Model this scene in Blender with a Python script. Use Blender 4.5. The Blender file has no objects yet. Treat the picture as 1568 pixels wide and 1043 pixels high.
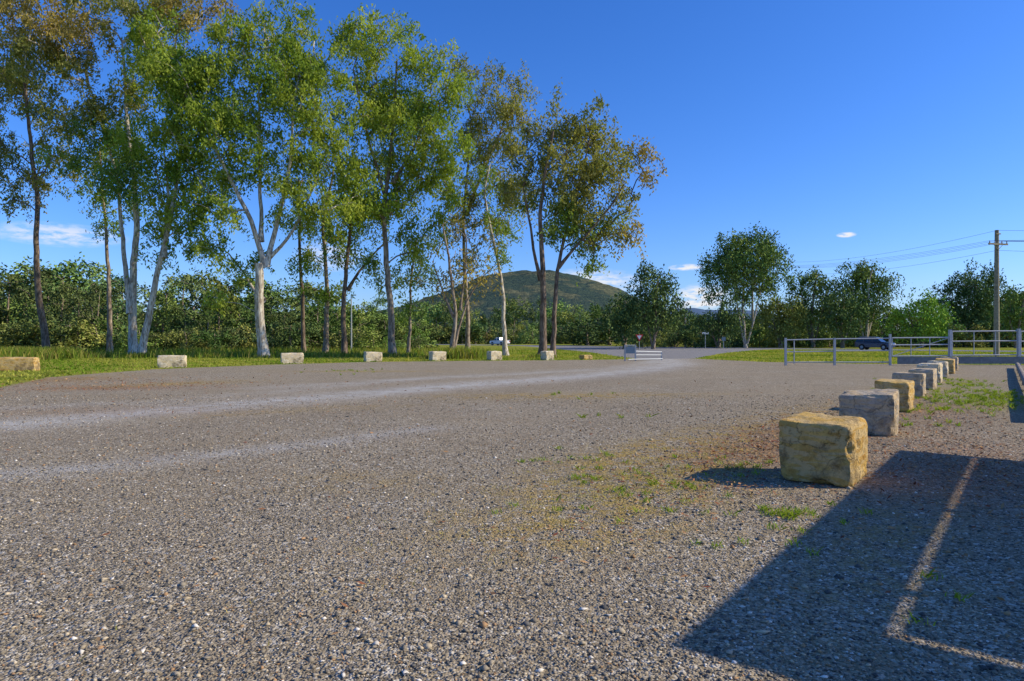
import bpy, bmesh, math, random
import numpy as np
from mathutils import Vector, noise as mnoise
random.seed(7); rng=np.random.default_rng(11)
scene=bpy.context.scene
EYE=1.6; F=1045.0; CX=784.0; HY=518.0
def bx(px,d): return (px-CX)/F*d            # lateral metres for a surveyed bearing at distance d
def hz(py,d): return EYE+(HY-py)/F*d        # height in metres for a surveyed elevation at distance d
# ---------------------------------------------------------------- helpers
def link(o,parent=None):
    scene.collection.objects.link(o)
    if parent: o.parent=parent
    return o
def empty(name,loc=(0,0,0)):
    e=bpy.data.objects.new(name,None); e.location=loc; e.empty_display_size=.3; return link(e)
def np_mesh(name,V,Fc,mat,colors=None,smooth=False,attr='Col'):
    V=np.asarray(V,dtype=np.float32); Fc=np.asarray(Fc,dtype=np.int32)
    me=bpy.data.meshes.new(name); m,k=Fc.shape
    me.vertices.add(len(V)); me.vertices.foreach_set('co',V.ravel())
    me.loops.add(m*k); me.loops.foreach_set('vertex_index',Fc.ravel())
    me.polygons.add(m); me.polygons.foreach_set('loop_start',np.arange(0,m*k,k,dtype=np.int32))
    try: me.polygons.foreach_set('loop_total',np.full(m,k,dtype=np.int32))
    except Exception: pass
    me.update(calc_edges=True)
    if smooth: me.polygons.foreach_set('use_smooth',np.ones(m,dtype=bool))
    if colors is not None:
        a=me.attributes.new(attr,'FLOAT_COLOR','FACE')
        c=np.ones((m,4),dtype=np.float32); c[:,:3]=colors; a.data.foreach_set('color',c.ravel())
    if mat: me.materials.append(mat)
    return me
class NT:
    def __init__(s,nt): s.nt=nt; nt.nodes.clear()
    def n(s,t,ins=None,**kw):
        nd=s.nt.nodes.new(t)
        for k,v in kw.items(): setattr(nd,k,v)
        if ins:
            for k,v in ins.items():
                sock=nd.inputs[k]
                if hasattr(v,'is_output'): s.nt.links.new(v,sock)
                else: sock.default_value=v
        return nd
    def math(s,op,a,b=0.0,clamp=False):
        return s.n('ShaderNodeMath',{0:a,1:b},operation=op,use_clamp=clamp).outputs[0]
    def mix(s,f,a,b,mode='MIX'):
        nd=s.n('ShaderNodeMix',data_type='RGBA',blend_type=mode)
        for i,v in ((0,f),(6,a),(7,b)):
            if hasattr(v,'is_output'): s.nt.links.new(v,nd.inputs[i])
            else: nd.inputs[i].default_value=v if i==0 else (tuple(v)+(1,) if len(v)==3 else v)
        return nd.outputs[2]
    def ramp(s,f,stops,interp='LINEAR'):
        nd=s.n('ShaderNodeValToRGB',{0:f}); cr=nd.color_ramp; cr.interpolation=interp
        while len(cr.elements)<len(stops): cr.elements.new(.5)
        for e,(p,c) in zip(cr.elements,stops):
            e.position=p; e.color=tuple(c)+(1,) if hasattr(c,'__len__') else (c,c,c,1)
        return nd.outputs[0]
    def noise(s,vec,scale,detail=4,rough=.55):
        return s.n('ShaderNodeTexNoise',{'Vector':vec,'Scale':scale,'Detail':detail,'Roughness':rough}).outputs[0]
def mat(name):
    m=bpy.data.materials.new(name); m.use_nodes=True; return m,NT(m.node_tree)
def finish(t,col,rough=.8,bump=None,bs=.3,bd=.02,metal=0.0,spec=.3):
    ins={'Base Color':col if hasattr(col,'is_output') else tuple(col)+(1,),'Roughness':rough,'Metallic':metal,'Specular IOR Level':spec}
    b=t.n('ShaderNodeBsdfPrincipled',ins)
    if bump is not None:
        bn=t.n('ShaderNodeBump',{'Height':bump,'Strength':bs,'Distance':bd}); t.nt.links.new(bn.outputs[0],b.inputs['Normal'])
    t.n('ShaderNodeOutputMaterial',{'Surface':b.outputs[0]})
def simple(name,c,rough=.6,metal=0.0,var=.25,scale=6,spec=.3,bs=.15):
    m,t=mat(name); P=t.n('ShaderNodeTexCoord').outputs['Object']; f=t.noise(P,scale,5)
    a=tuple(x*(1-var) for x in c); b=tuple(min(1,x*(1+var)) for x in c)
    finish(t,t.ramp(f,[(.3,a),(.7,b)]),rough,f,bs,.01,metal,spec); return m
def leafmat(name,trans=.35,gain=1.0):
    m,t=mat(name); c=t.n('ShaderNodeAttribute',attribute_name='Col').outputs['Color']
    c=t.mix(1.0,c,(gain,gain,gain),'MULTIPLY')
    d=t.n('ShaderNodeBsdfDiffuse',{'Color':c})
    if trans<=0:
        t.n('ShaderNodeOutputMaterial',{'Surface':d.outputs[0]}); return m
    c2=t.mix(1.0,c,(1.35,1.35,.5),'MULTIPLY')
    tr=t.n('ShaderNodeBsdfTranslucent',{'Color':c2})
    mx=t.n('ShaderNodeMixShader',{0:trans,1:d.outputs[0],2:tr.outputs[0]})
    t.n('ShaderNodeOutputMaterial',{'Surface':mx.outputs[0]}); return m
LEAF=leafmat('foliage',.42,1.75); FARLEAF=leafmat('distant_foliage',0,1.5); GRASSM=leafmat('grass_blades',.35,1.2)
LITM=leafmat('dead_leaf',0)
def barkmat(name,a,b,c):
    m,t=mat(name); P=t.n('ShaderNodeTexCoord').outputs['Object']
    mp=t.n('ShaderNodeMapping',{'Vector':P,'Scale':(1,1,.25)}).outputs[0]
    f=t.noise(mp,3.0,6,.6); g=t.noise(mp,9,4)
    col=t.mix(t.ramp(g,[(.45,0),(.62,1)]),t.ramp(f,[(.35,a),(.6,b)]),c)
    finish(t,col,.8,g,.4,.03); return m
BARK_W=barkmat('gum_bark_pale',(.38,.32,.24),(.72,.66,.54),(.26,.20,.14))
BARK_D=barkmat('gum_bark_dark',(.06,.038,.024),(.16,.11,.075),(.27,.20,.14))
BARK_M=barkmat('gum_bark_brown',(.19,.14,.095),(.42,.34,.25),(.13,.09,.06))
# ---------------------------------------------------------------- mesh accumulation
class Acc:
    def __init__(s): s.v=[];s.f=[];s.n=0
    def tube(s,P,R,k=6):
        P=np.asarray(P,float); n=len(P); T=np.gradient(P,axis=0); T/=np.linalg.norm(T,axis=1)[:,None]+1e-9
        up=np.array([1,0,0.]) if abs(T[0,0])<.8 else np.array([0,1,0.])
        a=np.arange(k)*2*math.pi/k; V=[]
        for i in range(n):
            u=np.cross(T[i],up); u/=np.linalg.norm(u)+1e-9; w=np.cross(T[i],u)
            V.append(P[i]+R[i]*(np.cos(a)[:,None]*u+np.sin(a)[:,None]*w))
        V=np.concatenate(V); f=[]
        for i in range(n-1):
            for j in range(k):
                f.append((i*k+j,i*k+(j+1)%k,(i+1)*k+(j+1)%k,(i+1)*k+j))
        s.v.append(V); s.f.append(np.array(f)+s.n); s.n+=len(V)
    def arr(s): return np.concatenate(s.v),np.concatenate(s.f)
    def mesh(s,name,m): return np_mesh(name,*s.arr(),m,smooth=True)
def leaves(C,colors,L=.30,W=.10,droop=.8):
    n=len(C)
    d=rng.normal(size=(n,3)); d/=np.linalg.norm(d,axis=1)[:,None]; d[:,2]=d[:,2]*.5-droop; d/=np.linalg.norm(d,axis=1)[:,None]
    r=rng.normal(size=(n,3)); s=np.cross(d,r); s/=np.linalg.norm(s,axis=1)[:,None]+1e-9
    l=(L*rng.uniform(.6,1.3,n))[:,None]; w=(W*rng.uniform(.6,1.3,n))[:,None]
    V=np.stack([C-d*l/2,C+s*w/2-d*l*.05,C+d*l/2,C-s*w/2-d*l*.05],1).reshape(-1,3)
    Fc=np.arange(4*n).reshape(n,4); return V,Fc,colors
PAL={'bright':((.105,.160,.026),(.220,.250,.045)),'mid':((.080,.135,.032),(.165,.205,.048)),
     'olive':((.11,.125,.040),(.205,.190,.060)),'brown':((.16,.130,.045),(.27,.21,.07)),'dark':((.050,.090,.030),(.110,.145,.042)),
     'lime':((.14,.24,.03),(.21,.30,.05)),'yellow':((.13,.155,.035),(.20,.21,.055))}
def build_tree(trunks,blobs,pal,nl=110,dens=.6,spread=.52,L=.34,W=.13,tipr=.018):
    acc=Acc(); pos=[];par=[]
    for pts,r0,r1 in trunks:
        pts=np.array(pts,float); out=[]
        for i in range(len(pts)-1):
            k=max(2,int(np.linalg.norm(pts[i+1]-pts[i])/.8))
            for j in range(k): out.append(pts[i]+(pts[i+1]-pts[i])*j/k)
        out.append(pts[-1]); out=np.array(out)
        for _ in range(2): out[1:-1]=(out[:-2]+2*out[1:-1]+out[2:])/4
        out[1:]+=np.cumsum(rng.normal(size=(len(out)-1,3))*.045,axis=0)*[1,1,0]
        rr=r0+(r1-r0)*np.linspace(0,1,len(out))**.8; rr[0]*=1.45
        if len(rr)>2: rr[1]*=1.12
        acc.tube(out,rr,9)
        lo=int(len(out)*.3)
        for i in range(lo,len(out)): pos.append(out[i]);par.append(-1)
    A=[];AC=[]
    for b in blobs:
        c=np.array(b[0],float); r=np.array(b[1],float); p=PAL[b[2] if len(b)>2 else pal]
        n=max(3,int(math.pi*r[0]*r[2]*dens))
        u=rng.normal(size=(n,3)); u/=np.linalg.norm(u,axis=1)[:,None]; u*=(rng.uniform(.1,1,n)**(1/2.0))[:,None]
        q=c+u*r; A.append(q)
        t=rng.uniform(0,1,(n,1)); AC.append(np.array(p[0])*(1-t)+np.array(p[1])*t)
    A=np.concatenate(A);AC=np.concatenate(AC)
    P0=np.array(pos); dd=np.min(np.linalg.norm(A[:,None]-P0[None],axis=2),axis=1)
    order=np.argsort(dd); chains=[]; pos=list(pos); cap=np.array(pos)
    for ai in order:
        a=A[ai]; D=cap-a; dist=np.linalg.norm(D,axis=1); hd=np.linalg.norm(D[:,:2],axis=1)
        cost=dist+1.1*np.maximum(0,D[:,2]+.35*hd)
        i=int(np.argmin(cost)); p=cap[i]; L0=dist[i]
        k=max(2,int(L0/.7)); t=np.linspace(0,1,k+1)[1:,None]
        bow=np.sin(t*math.pi)*np.array([0,0,.12*L0])
        q=p+(a-p)*t+bow+rng.normal(size=(k,3))*.08*min(L0,2)*(1-t)
        base=len(pos); ids=[i]
        for j in range(k):
            pos.append(q[j]); par.append(ids[-1]); ids.append(base+j)
        cap=np.vstack([cap,q]); chains.append(ids)
    cnt=np.zeros(len(pos))
    for ids in chains:
        j=ids[-1]
        while j>=0 : cnt[j]+=1; j=par[j]
    for ids in chains:
        R=[tipr*max(1,cnt[j])**.5 for j in ids]; R[0]=min(R[0],R[1]*1.15)
        acc.tube([pos[j] for j in ids],R,5)
    n=len(A); sz=rng.uniform(.5,1.45,n)
    rep=np.repeat(np.arange(n),(nl*sz**1.8).astype(int)); m=len(rep)
    # each clump is several hanging sprays
    ns=6; so=rng.normal(size=(n,ns,3))*np.array([.68,.68,.46])*spread*1.3*sz[:,None,None]
    si=rng.integers(0,ns,m)
    g=so[rep,si]+rng.normal(size=(m,3))*np.array([.42,.42,.55])*spread*sz[rep][:,None]
    g[:,2]-=.22*(g[:,0]**2+g[:,1]**2)/max(spread,.1)+np.abs(rng.normal(size=m))*.12
    C=A[rep]+g
    col=AC[rep]*rng.uniform(.65,1.3,(m,1))
    return acc,*leaves(C,col,L,W)
# ---------------------------------------------------------------- feature trees
NLEAF=0
def surveyed_tree(name,d,trunks,blobs,pal,bark,depth=1.0,lm=None,grow=1.14,**kw):
    global NLEAF
    s=d/F; x0=bx(trunks[0][0][0][0],d)
    T=[]
    for pts,w0,w1 in trunks:
        q=[]; yy=rng.uniform(-1,1)*.8
        for i,(px,py) in enumerate(pts):
            z=hz(py,d)
            if i==0 and py>500: z=-.1
            q.append((bx(px,d)-x0, yy*i*.8, z))
        T.append((q,w0*s/2,w1*s/2))
    B=[]
    for b in blobs:
        off=rng.uniform(-1,1)*b[2]*s*.6*depth
        B.append(((bx(b[0],d)-x0,off,hz(b[1],d)),(b[2]*s*grow,max(b[2],b[3])*s*.9*depth,b[3]*s*grow))+((b[4],) if len(b)>4 else ()))
    acc,V,Fc,C=build_tree(T,B,pal,**kw); NLEAF+=len(Fc)
    e=empty(name,(x0,d,0))
    link(bpy.data.objects.new('trunk_and_limbs',acc.mesh('trunk_and_limbs',bark)),e)
    link(bpy.data.objects.new('crown_leaves',np_mesh('crown_leaves',V,Fc,lm or LEAF,C)),e)
    return e
D=.95
surveyed_tree('eucalyptus_tree',64,[([(72,535),(66,430),(70,300),(58,190),(50,80)],11,3)],
  [(60,250,55,35),(18,150,50,45),(90,190,40,35),(20,50,50,45),(25,275,32,22),(75,95,45,30),(5,220,40,30),(-10,100,40,40),(110,30,40,24,'brown'),(20,310,26,14)],'olive',BARK_D,dens=.72,nl=130)
surveyed_tree('eucalyptus_tree',60,[([(205,535),(196,430),(204,330),(190,190),(180,60)],14,3),([(200,480),(188,380),(180,290),(150,190),(120,120)],9,2)],
  [(175,20,80,35,'olive'),(100,100,60,40,'olive'),(75,40,50,40,'brown'),(245,20,50,30,'olive'),(225,60,50,30),(170,150,50,30,'olive'),(165,230,50,28,'mid'),(120,180,40,28,'olive'),(310,15,55,30,'brown'),(230,120,45,35,'bright'),(140,70,45,30,'brown'),(20,15,50,20,'brown'),(150,-20,70,25,'olive'),(150,200,60,30,'mid'),(135,250,40,20,'mid'),(170,280,30,18,'mid')],'mid',BARK_W,dens=.82,nl=130)
surveyed_tree('eucalyptus_tree',57,[([(216,535),(236,440),(262,350),(280,250),(285,170)],12,3),([(252,395),(255,300),(240,200)],7,2)],
  [(268,335,38,32),(250,265,42,30),(305,250,45,35),(215,205,45,28),(290,180,48,34),(255,120,50,35),(290,100,40,30),(185,250,35,25,'mid'),(295,370,25,20),(340,150,35,30),(205,285,34,20,'mid'),(240,310,30,22),(320,320,26,20),(235,350,22,16),(245,390,18,12)],'bright',BARK_W,dens=D,nl=130)
surveyed_tree('eucalyptus_tree',67,[([(168,535),(166,440),(168,330),(160,230)],9,2)],[(145,300,38,22),(172,235,35,30),(155,350,30,15),(190,320,22,16)],'mid',BARK_M,dens=.7)
surveyed_tree('eucalyptus_tree',56,[([(404,538),(404,480),(407,405)],15,12),([(407,410),(388,340),(362,290),(335,220),(300,140)],9,2),([(407,408),(428,330),(445,250),(455,120)],9,2),([(405,460),(385,445),(365,415),(335,385)],6,2),([(400,370),(400,270),(395,120)],7,2),([(407,400),(440,365),(475,310),(500,230)],6,2)],
  [(400,45,60,30),(455,80,42,42),(345,85,50,38),(270,100,50,35),(235,50,38,30),(415,140,75,36),(500,165,42,42),(330,175,58,34),(285,225,48,34),(455,220,62,34),(515,245,42,34),(375,255,50,30),(335,375,28,26),(470,290,50,26),(378,398,25,20),(550,290,36,28),(340,315,36,22),(505,110,35,30),(345,455,16,18),(420,100,60,40),(370,210,60,36),(300,130,50,40),(440,20,36,18),(355,420,20,16),(445,330,34,18),(520,320,32,22),(300,300,28,20)],'bright',BARK_W,dens=1.0,nl=130)
surveyed_tree('eucalyptus_tree',67,[([(466,530),(466,400),(470,280)],7,3)],[(468,400,22,22),(480,330,34,22),(460,260,35,30)],'mid',BARK_D,dens=.7)
surveyed_tree('eucalyptus_tree',65,[([(497,530),(497,440),(490,350),(505,260)],9,3)],[(495,445,30,20),(505,355,38,22),(480,400,22,16),(520,310,34,24)],'bright',BARK_M,dens=.8)
surveyed_tree('eucalyptus_tree',62,[([(527,535),(530,440),(545,340),(560,250)],9,3),([(532,445),(560,400),(590,370)],5,2)],[(565,330,36,26),(545,290,30,26),(575,395,28,20),(530,395,22,18),(530,350,30,20),(590,430,20,14)],'mid',BARK_D,dens=.8)
surveyed_tree('eucalyptus_tree',60,[([(600,540),(602,450),(596,330),(608,200),(615,90)],12,3),([(597,330),(580,260),(560,180),(548,110)],7,2),([(602,280),(640,220),(660,160)],6,2)],
  [(590,75,58,28),(538,60,30,28),(650,90,40,26),(600,140,62,30),(672,170,38,32),(555,185,48,30),(630,205,52,30),(575,245,45,26),(650,265,50,28),(692,240,26,32),(600,320,48,24),(655,345,34,24),(565,130,36,24),(690,130,26,26),(555,40,26,16),(620,45,28,14),(610,170,60,40),(640,240,50,36),(600,285,40,24),(690,300,24,24),(560,300,30,20),(635,375,24,16)],'bright',BARK_M,dens=.98,nl=130)
surveyed_tree('eucalyptus_tree',70,[([(716,535),(715,430),(712,300),(722,180)],8,2),([(714,330),(740,260),(775,170)],6,2)],
  [(716,115,30,20),(772,125,42,24),(745,165,38,22,'olive'),(790,175,30,26),(720,215,35,26),(765,240,38,28),(725,290,32,26),(790,300,30,26),(745,350,36,24),(715,395,20,16),(740,200,40,26),(770,290,34,24),(690,340,22,20)],'olive',BARK_M,dens=.92)
surveyed_tree('eucalyptus_tree',63,[([(775,540),(770,430),(758,380),(745,300),(755,250)],8,2)],[(762,330,28,24),(745,270,28,26),(782,380,20,18)],'mid',BARK_W,dens=.7)
surveyed_tree('eucalyptus_tree',57,[([(830,548),(829,430),(822,330),(835,250),(842,215)],13,3),([(846,545),(850,430),(868,340),(890,250),(898,210)],9,2),([(828,430),(812,350),(800,290)],6,2),([(855,410),(890,370),(925,330),(950,290)],5,2)],
  [(900,175,46,26),(848,190,40,28),(940,215,38,24),(860,245,60,28),(925,262,46,26),(962,300,22,30),(815,290,42,30),(885,320,55,26),(930,360,42,20),(925,400,28,16,'bright'),(840,350,36,22,'mid'),(800,225,30,26),(965,345,22,16,'brown'),(982,225,12,12,'brown'),(880,210,50,30),(890,280,55,30),(850,310,46,26,'mid'),(985,270,14,10,'brown'),(900,340,50,26,'mid'),(895,385,26,14,'bright')],'olive',BARK_D,dens=.9,nl=122)
surveyed_tree('eucalyptus_tree',55,[([(688,546),(700,480),(690,410),(680,350)],8,2),([(690,540),(712,460),(735,420),(765,395)],6,1),([(697,490),(680,450),(665,400)],5,1),([(705,475),(715,400),(712,340)],4,1)],
  [(690,400,38,34),(735,405,32,24),(660,430,24,26),(715,350,34,28),(700,440,36,22)],'brown',BARK_M,dens=.7,nl=44,spread=.6)
surveyed_tree('eucalyptus_tree',64,[([(625,535),(628,440),(640,370)],6,2)],[(622,425,22,26),(645,385,24,22),(630,480,18,18),(650,420,20,20)],'mid',BARK_M,dens=.7)
def far_gum(px,top,bot,hw,d,pal,bark,name='eucalyptus_tree',low=None,n=7,dens=.42):
    blobs=[]; h=(bot-top)/2; cy=(top+bot)/2
    for i in range(n):
        a=i*2*math.pi/n+random.uniform(-.3,.3); r=random.uniform(.45,.66)
        blobs.append((px+math.cos(a)*hw*r,cy+math.sin(a)*h*r*.95,hw*random.uniform(.30,.44),h*random.uniform(.26,.38)))
    blobs.append((px,cy,hw*.5,h*.5))
    tr=[([(px,520),(px+random.uniform(-4,4),(520+cy)/2),(px,cy),(px+5,top+h*.5)],5,2),([(px,(520+bot)/2),(px-hw*.4,cy)],3,1.5),([(px,(520+bot)/2),(px+hw*.45,cy-4)],3,1.5)]
    surveyed_tree(name,d,tr,blobs,pal,bark,lm=FARLEAF,grow=1.0,dens=dens,nl=90,spread=.8,L=.48,W=.22)
far_gum(1142,330,482,72,112,'mid',BARK_W,n=11,dens=.7)
far_gum(1000,396,522,44,100,'dark',BARK_M,dens=.8)
far_gum(957,440,526,24,105,'dark',BARK_M,dens=.8)
far_gum(1245,392,505,42,118,'mid',BARK_M,dens=.75)
far_gum(1325,384,505,50,116,'mid',BARK_W,dens=.75)
far_gum(1477,400,510,60,125,'dark',BARK_M,dens=.75)
far_gum(1410,442,518,50,112,'lime',BARK_M,dens=.7)
far_gum(1195,440,520,40,114,'yellow',BARK_M,dens=.7)
far_gum(1556,425,520,34,110,'mid',BARK_M,dens=.75)
far_gum(1100,465,525,38,110,'dark',BARK_M,dens=.75)
far_gum(1290,440,522,34,112,'dark',BARK_M,dens=.75)
# ---------------------------------------------------------------- distant mass of trees (one object)
variants=[]
VP=['dark','mid','mid','olive','mid','dark','mid','yellow','dark','dark']
for vi in range(10):
    pal=VP[vi]; bush=vi>=6
    bl=[]
    for i in range(10):
        a=random.uniform(0,6.28); r=random.uniform(.4,2.6)
        z=random.uniform(.6,4.5) if bush else random.uniform(3.5,9.2)
        bl.append(((math.cos(a)*r,math.sin(a)*r,z),(random.uniform(.7,1.7),)*2+(random.uniform(.6,1.3),)))
    if not bush:
        for i in range(3): bl.append(((random.uniform(-2,2),random.uniform(-2,2),random.uniform(1,3)),(1.3,1.3,1.2)))
    top=5 if bush else 9
    acc,V,Fc,C=build_tree([([(0,0,-.1),(.2,0,top*.5),(0,.2,top*.9)],.16,.05)],bl,pal,nl=60,dens=.8,spread=.48,L=.38,W=.21)
    variants.append((*acc.arr(),V,C))
BV=[];BF=[];nb=0;LV=[];LC=[]
def inst(x,y,h,vi,wide=1.0):
    global nb
    s=h/(6.2 if vi>=6 else 10.6); bv,bf,lv,lc=variants[vi]
    r=random.uniform(0,6.28); c,q=math.cos(r),math.sin(r); sw=s*wide
    M=np.array([[c*sw,-q*sw,0],[q*sw,c*sw,0],[0,0,s]]); o=np.array([x,y,0])
    BV.append(bv@M.T+o); BF.append(bf+nb); nb+=len(bv)
    LV.append((lv@M.T+o).astype(np.float32)); LC.append(lc*random.uniform(.7,1.35)*np.array([random.uniform(.85,1.2),1,random.uniform(.9,1.2)]))
def topline(px):
    pts=[(-200,420),(0,425),(60,415),(110,405),(150,440),(230,455),(300,430),(350,430),(420,445),(470,440),(540,450),(620,460),(700,455),(760,470),(860,460),(920,475),(1000,480),(1060,488),(1110,480),(1170,470),(1250,478),(1360,475),(1460,468),(1568,455),(1800,450)]
    return float(np.interp(px,[p[0] for p in pts],[p[1] for p in pts]))
def row(p0,p1,step,d0,d1,vis,f=1.0,wide=1.0,jit=10):
    px=p0
    while px<p1:
        d=random.uniform(d0,d1); t=topline(px)+random.uniform(-jit,jit*1.6)
        inst(bx(px,d),d,max(1.6,hz(t,d)*f),random.choice(vis),wide*random.uniform(.8,1.25)); px+=step*random.uniform(.6,1.4)
row(-160,650,26,84,100,[0,1,2,3,4,5],1,1.2,24)
row(-160,650,20,77,84,[6,7,8,9],.5,1.4,18)
row(-160,640,26,102,110,[9,8,9],.8,1.8,14)
row(-160,640,34,108,124,[0,4,5],1.15,1.3,22)
row(600,985,16,200,225,[0,1,2,4],1.0,1.2,16)
row(600,985,13,186,196,[6,7,8,9],.55,1.6)
row(985,1640,17,128,142,[0,1,2,4,3,5],1.05,1.3,20)
row(985,1640,15,119,127,[6,7,8,9,1],.66,1.5,14)
row(900,1640,20,146,165,[0,4,9],1.05,1.4)
row(-500,-160,60,70,100,[0,1,2]); row(1640,2100,50,110,140,[0,1,2])
tl=empty('distant_treeline')
link(bpy.data.objects.new('stems',np_mesh('stems',np.concatenate(BV),np.concatenate(BF),BARK_M)),tl)
LVc=np.concatenate(LV); link(bpy.data.objects.new('leaf_mass',np_mesh('leaf_mass',LVc,np.arange(len(LVc)).reshape(-1,4),FARLEAF,np.concatenate(LC))),tl)
print('LEAVES',NLEAF,'FAR',len(LVc)//4)
# ---------------------------------------------------------------- ground sheet
def seq(segs):
    out=[]
    for a,b,s in segs: out+=list(np.arange(a,b,s))
    return np.array(out)
gx=np.concatenate([-np.geomspace(6000,95,18),seq([(-92,-32,1.5),(-32,34,.28),(34,95,1.5)]),np.geomspace(96,6000,18)])
gy=np.concatenate([-np.geomspace(2000,12,12),seq([(-11,62,.28),(62,175,1.3)]),np.geomspace(176,8000,22)])
X,Y=np.meshgrid(gx,gy)
def inpoly(X,Y,poly):
    r=np.zeros(X.shape,bool); n=len(poly)
    for i in range(n):
        x1,y1=poly[i];x2,y2=poly[(i+1)%n]
        if y1==y2: continue
        c=((y1>Y)!=(y2>Y))&(X<(x2-x1)*(Y-y1)/(y2-y1)+x1); r^=c
    return r
def dpath(X,Y,pts):
    D=np.full(X.shape,1e9)
    for (x1,y1),(x2,y2) in zip(pts[:-1],pts[1:]):
        vx,vy=x2-x1,y2-y1; t=np.clip(((X-x1)*vx+(Y-y1)*vy)/(vx*vx+vy*vy),0,1)
        D=np.minimum(D,np.hypot(X-x1-t*vx,Y-y1-t*vy))
    return D
CARPARK=[(-15,-30),(-15.2,18),(-16.8,22.6),(-19.0,28),(-18.4,35),(-14.4,41.5),(-9.6,46),(-2,48.5),(3,49.5),(9.5,52),(14,54),(17,46),(22,42.5),(30,41),(34,40),(40,30),(30,-30)]
APRON=[(9.5,51.8),(14.5,54),(17,60),(24,76),(36,97),(44,106),(20,135),(0,158),(6,110),(9,75)]
def sdist(poly):
    ins=inpoly(X,Y,poly); d=dpath(X,Y,poly+[poly[0]]); return np.where(ins,d,-d)
sg=sdist(CARPARK); sa=sdist(APRON)
park=np.clip(.5+sg/1.2,0,1); asph=np.clip(.5+sa/1.0,0,1)
trk=[(-30,6),(-14,9.6),(-9.5,12.5),(-6.3,17),(-3.4,21),(-.2,25),(3.2,29),(6.7,34.5),(10,42),(12,54)]
trk2=[(-20,5.5),(-9,6.6),(-5.5,8.2),(-3,10.2),(-1.5,12)]
track=np.exp(-(dpath(X,Y,trk)/(.8+Y.clip(0,60)*.018))**2)+.7*np.exp(-(dpath(X,Y,trk2)/.42)**2)
trk3=[(-8,22),(-2,29),(5,36),(11,50)]
track+=.4*np.exp(-(dpath(X,Y,trk3)/.8)**2)+.35*np.exp(-(dpath(X,Y,[(-16,13),(-9,17),(-4,26),(4,34)])/.6)**2)
worn=np.exp(-(dpath(X,Y,[(-20,8),(-8,10.2),(-4,14),(-1,19),(3,25),(9,38)])/1.1)**2)+.7*np.exp(-(dpath(X,Y,[(-6,3.5),(-1,7),(2.5,14),(7,26)])/1.0)**2)
def blob(cx,cy,rx,ry,ang=0):
    c,s=math.cos(ang),math.sin(ang); u=(X-cx)*c+(Y-cy)*s; v=-(X-cx)*s+(Y-cy)*c
    return np.exp(-((u/rx)**2+(v/ry)**2))
dry=1.15*blob(1.3,7.2,2.3,.9,.95)+1.05*blob(2.0,9.6,2.4,.8,.9)+1.2*blob(1.6,19,3.6,1,.1)+.9*blob(-7,33,4,.8)+1.1*blob(-12,24,3,1.2,.8)+.7*blob(5,13,5,.8,.93)+.8*blob(11,19,9,1.0,.93)+.6*blob(-1.7,7.6,.8,.5)+.6*blob(3.0,5.4,2.4,.6,.93)+.6*blob(-5,15,3,.6,.5)+.7*blob(.5,5.6,.8,.4)+.8*blob(-17.5,27,2,4)
litter=1.1*blob(4.4,10.8,3.2,.9,.93)+blob(5.6,8.4,2.6,1.0,.93)+.9*blob(-13,22,3,1)+.7*blob(9,15,4,1.3,.93)+.6*blob(-17.5,26,2,3)+.4*blob(-9,15,3,1)
green=blob(12.6,17.6,2.6,.9,.93)*1.2+.8*blob(16,24,3,.7,.93)+.5*blob(-7.4,33,1.6,.5)+.35*blob(1.4,7.6,1.2,.5,.9)
Z=np.zeros_like(X)
for sc,am in ((.35,.018),(1.3,.006)):
    Z+=am*np.sin(X*sc*1.3+np.sin(Y*sc))*np.cos(Y*sc*1.1+1.3*np.sin(X*sc*.7))
Z*=np.clip(1-np.abs(Y)/90,0,1)*park
ny,nx=X.shape
V=np.stack([X.ravel(),Y.ravel(),Z.ravel()],1); idx=np.arange(ny*nx).reshape(ny,nx)
Fc=np.stack([idx[:-1,:-1],idx[:-1,1:],idx[1:,1:],idx[1:,:-1]],-1).reshape(-1,4)
mg,t=mat('gravel_and_grass')
P=t.n('ShaderNodeTexCoord').outputs['Object']
za=t.n('ShaderNodeAttribute',attribute_name='zoneA').outputs['Color']; zb=t.n('ShaderNodeAttribute',attribute_name='zoneB').outputs['Color']; zc=t.n('ShaderNodeAttribute',attribute_name='zoneC').outputs['Color']
sa_=t.n('ShaderNodeSeparateColor',{0:za}).outputs; sb_=t.n('ShaderNodeSeparateColor',{0:zb}).outputs; sc_=t.n('ShaderNodeSeparateColor',{0:zc}).outputs
n1=t.noise(P,.35,5,.6); n2=t.noise(P,2.2,6,.65); n3=t.noise(P,9,5,.7); n4=t.noise(P,45,4,.7)
v1=t.n('ShaderNodeTexVoronoi',{'Vector':P,'Scale':62.0}); v2=t.n('ShaderNodeTexVoronoi',{'Vector':P,'Scale':27.0})
c1=t.n('ShaderNodeSeparateColor',{0:v1.outputs['Color']}).outputs; c2=t.n('ShaderNodeSeparateColor',{0:v2.outputs['Color']}).outputs
stones=t.ramp(c1[0],[(0,(.075,.064,.045)),(.3,(.22,.184,.128)),(.55,(.345,.288,.20)),(.8,(.48,.405,.29)),(1,(.74,.68,.55))])
big=t.ramp(c2[1],[(0,(.12,.11,.095)),(.5,(.36,.305,.225)),(1,(.70,.64,.52))])
stones=t.mix(t.math('GREATER_THAN',c2[0],.82),stones,big)
dust=t.ramp(n3,[(.3,(.22,.17,.10)),(.7,(.40,.318,.21))])
gravel=t.mix(t.ramp(t.math('ADD',t.math('MULTIPLY',n1,.6),t.math('MULTIPLY',n2,.5)),[(.42,.06),(.66,.6)]),stones,dust)
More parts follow.
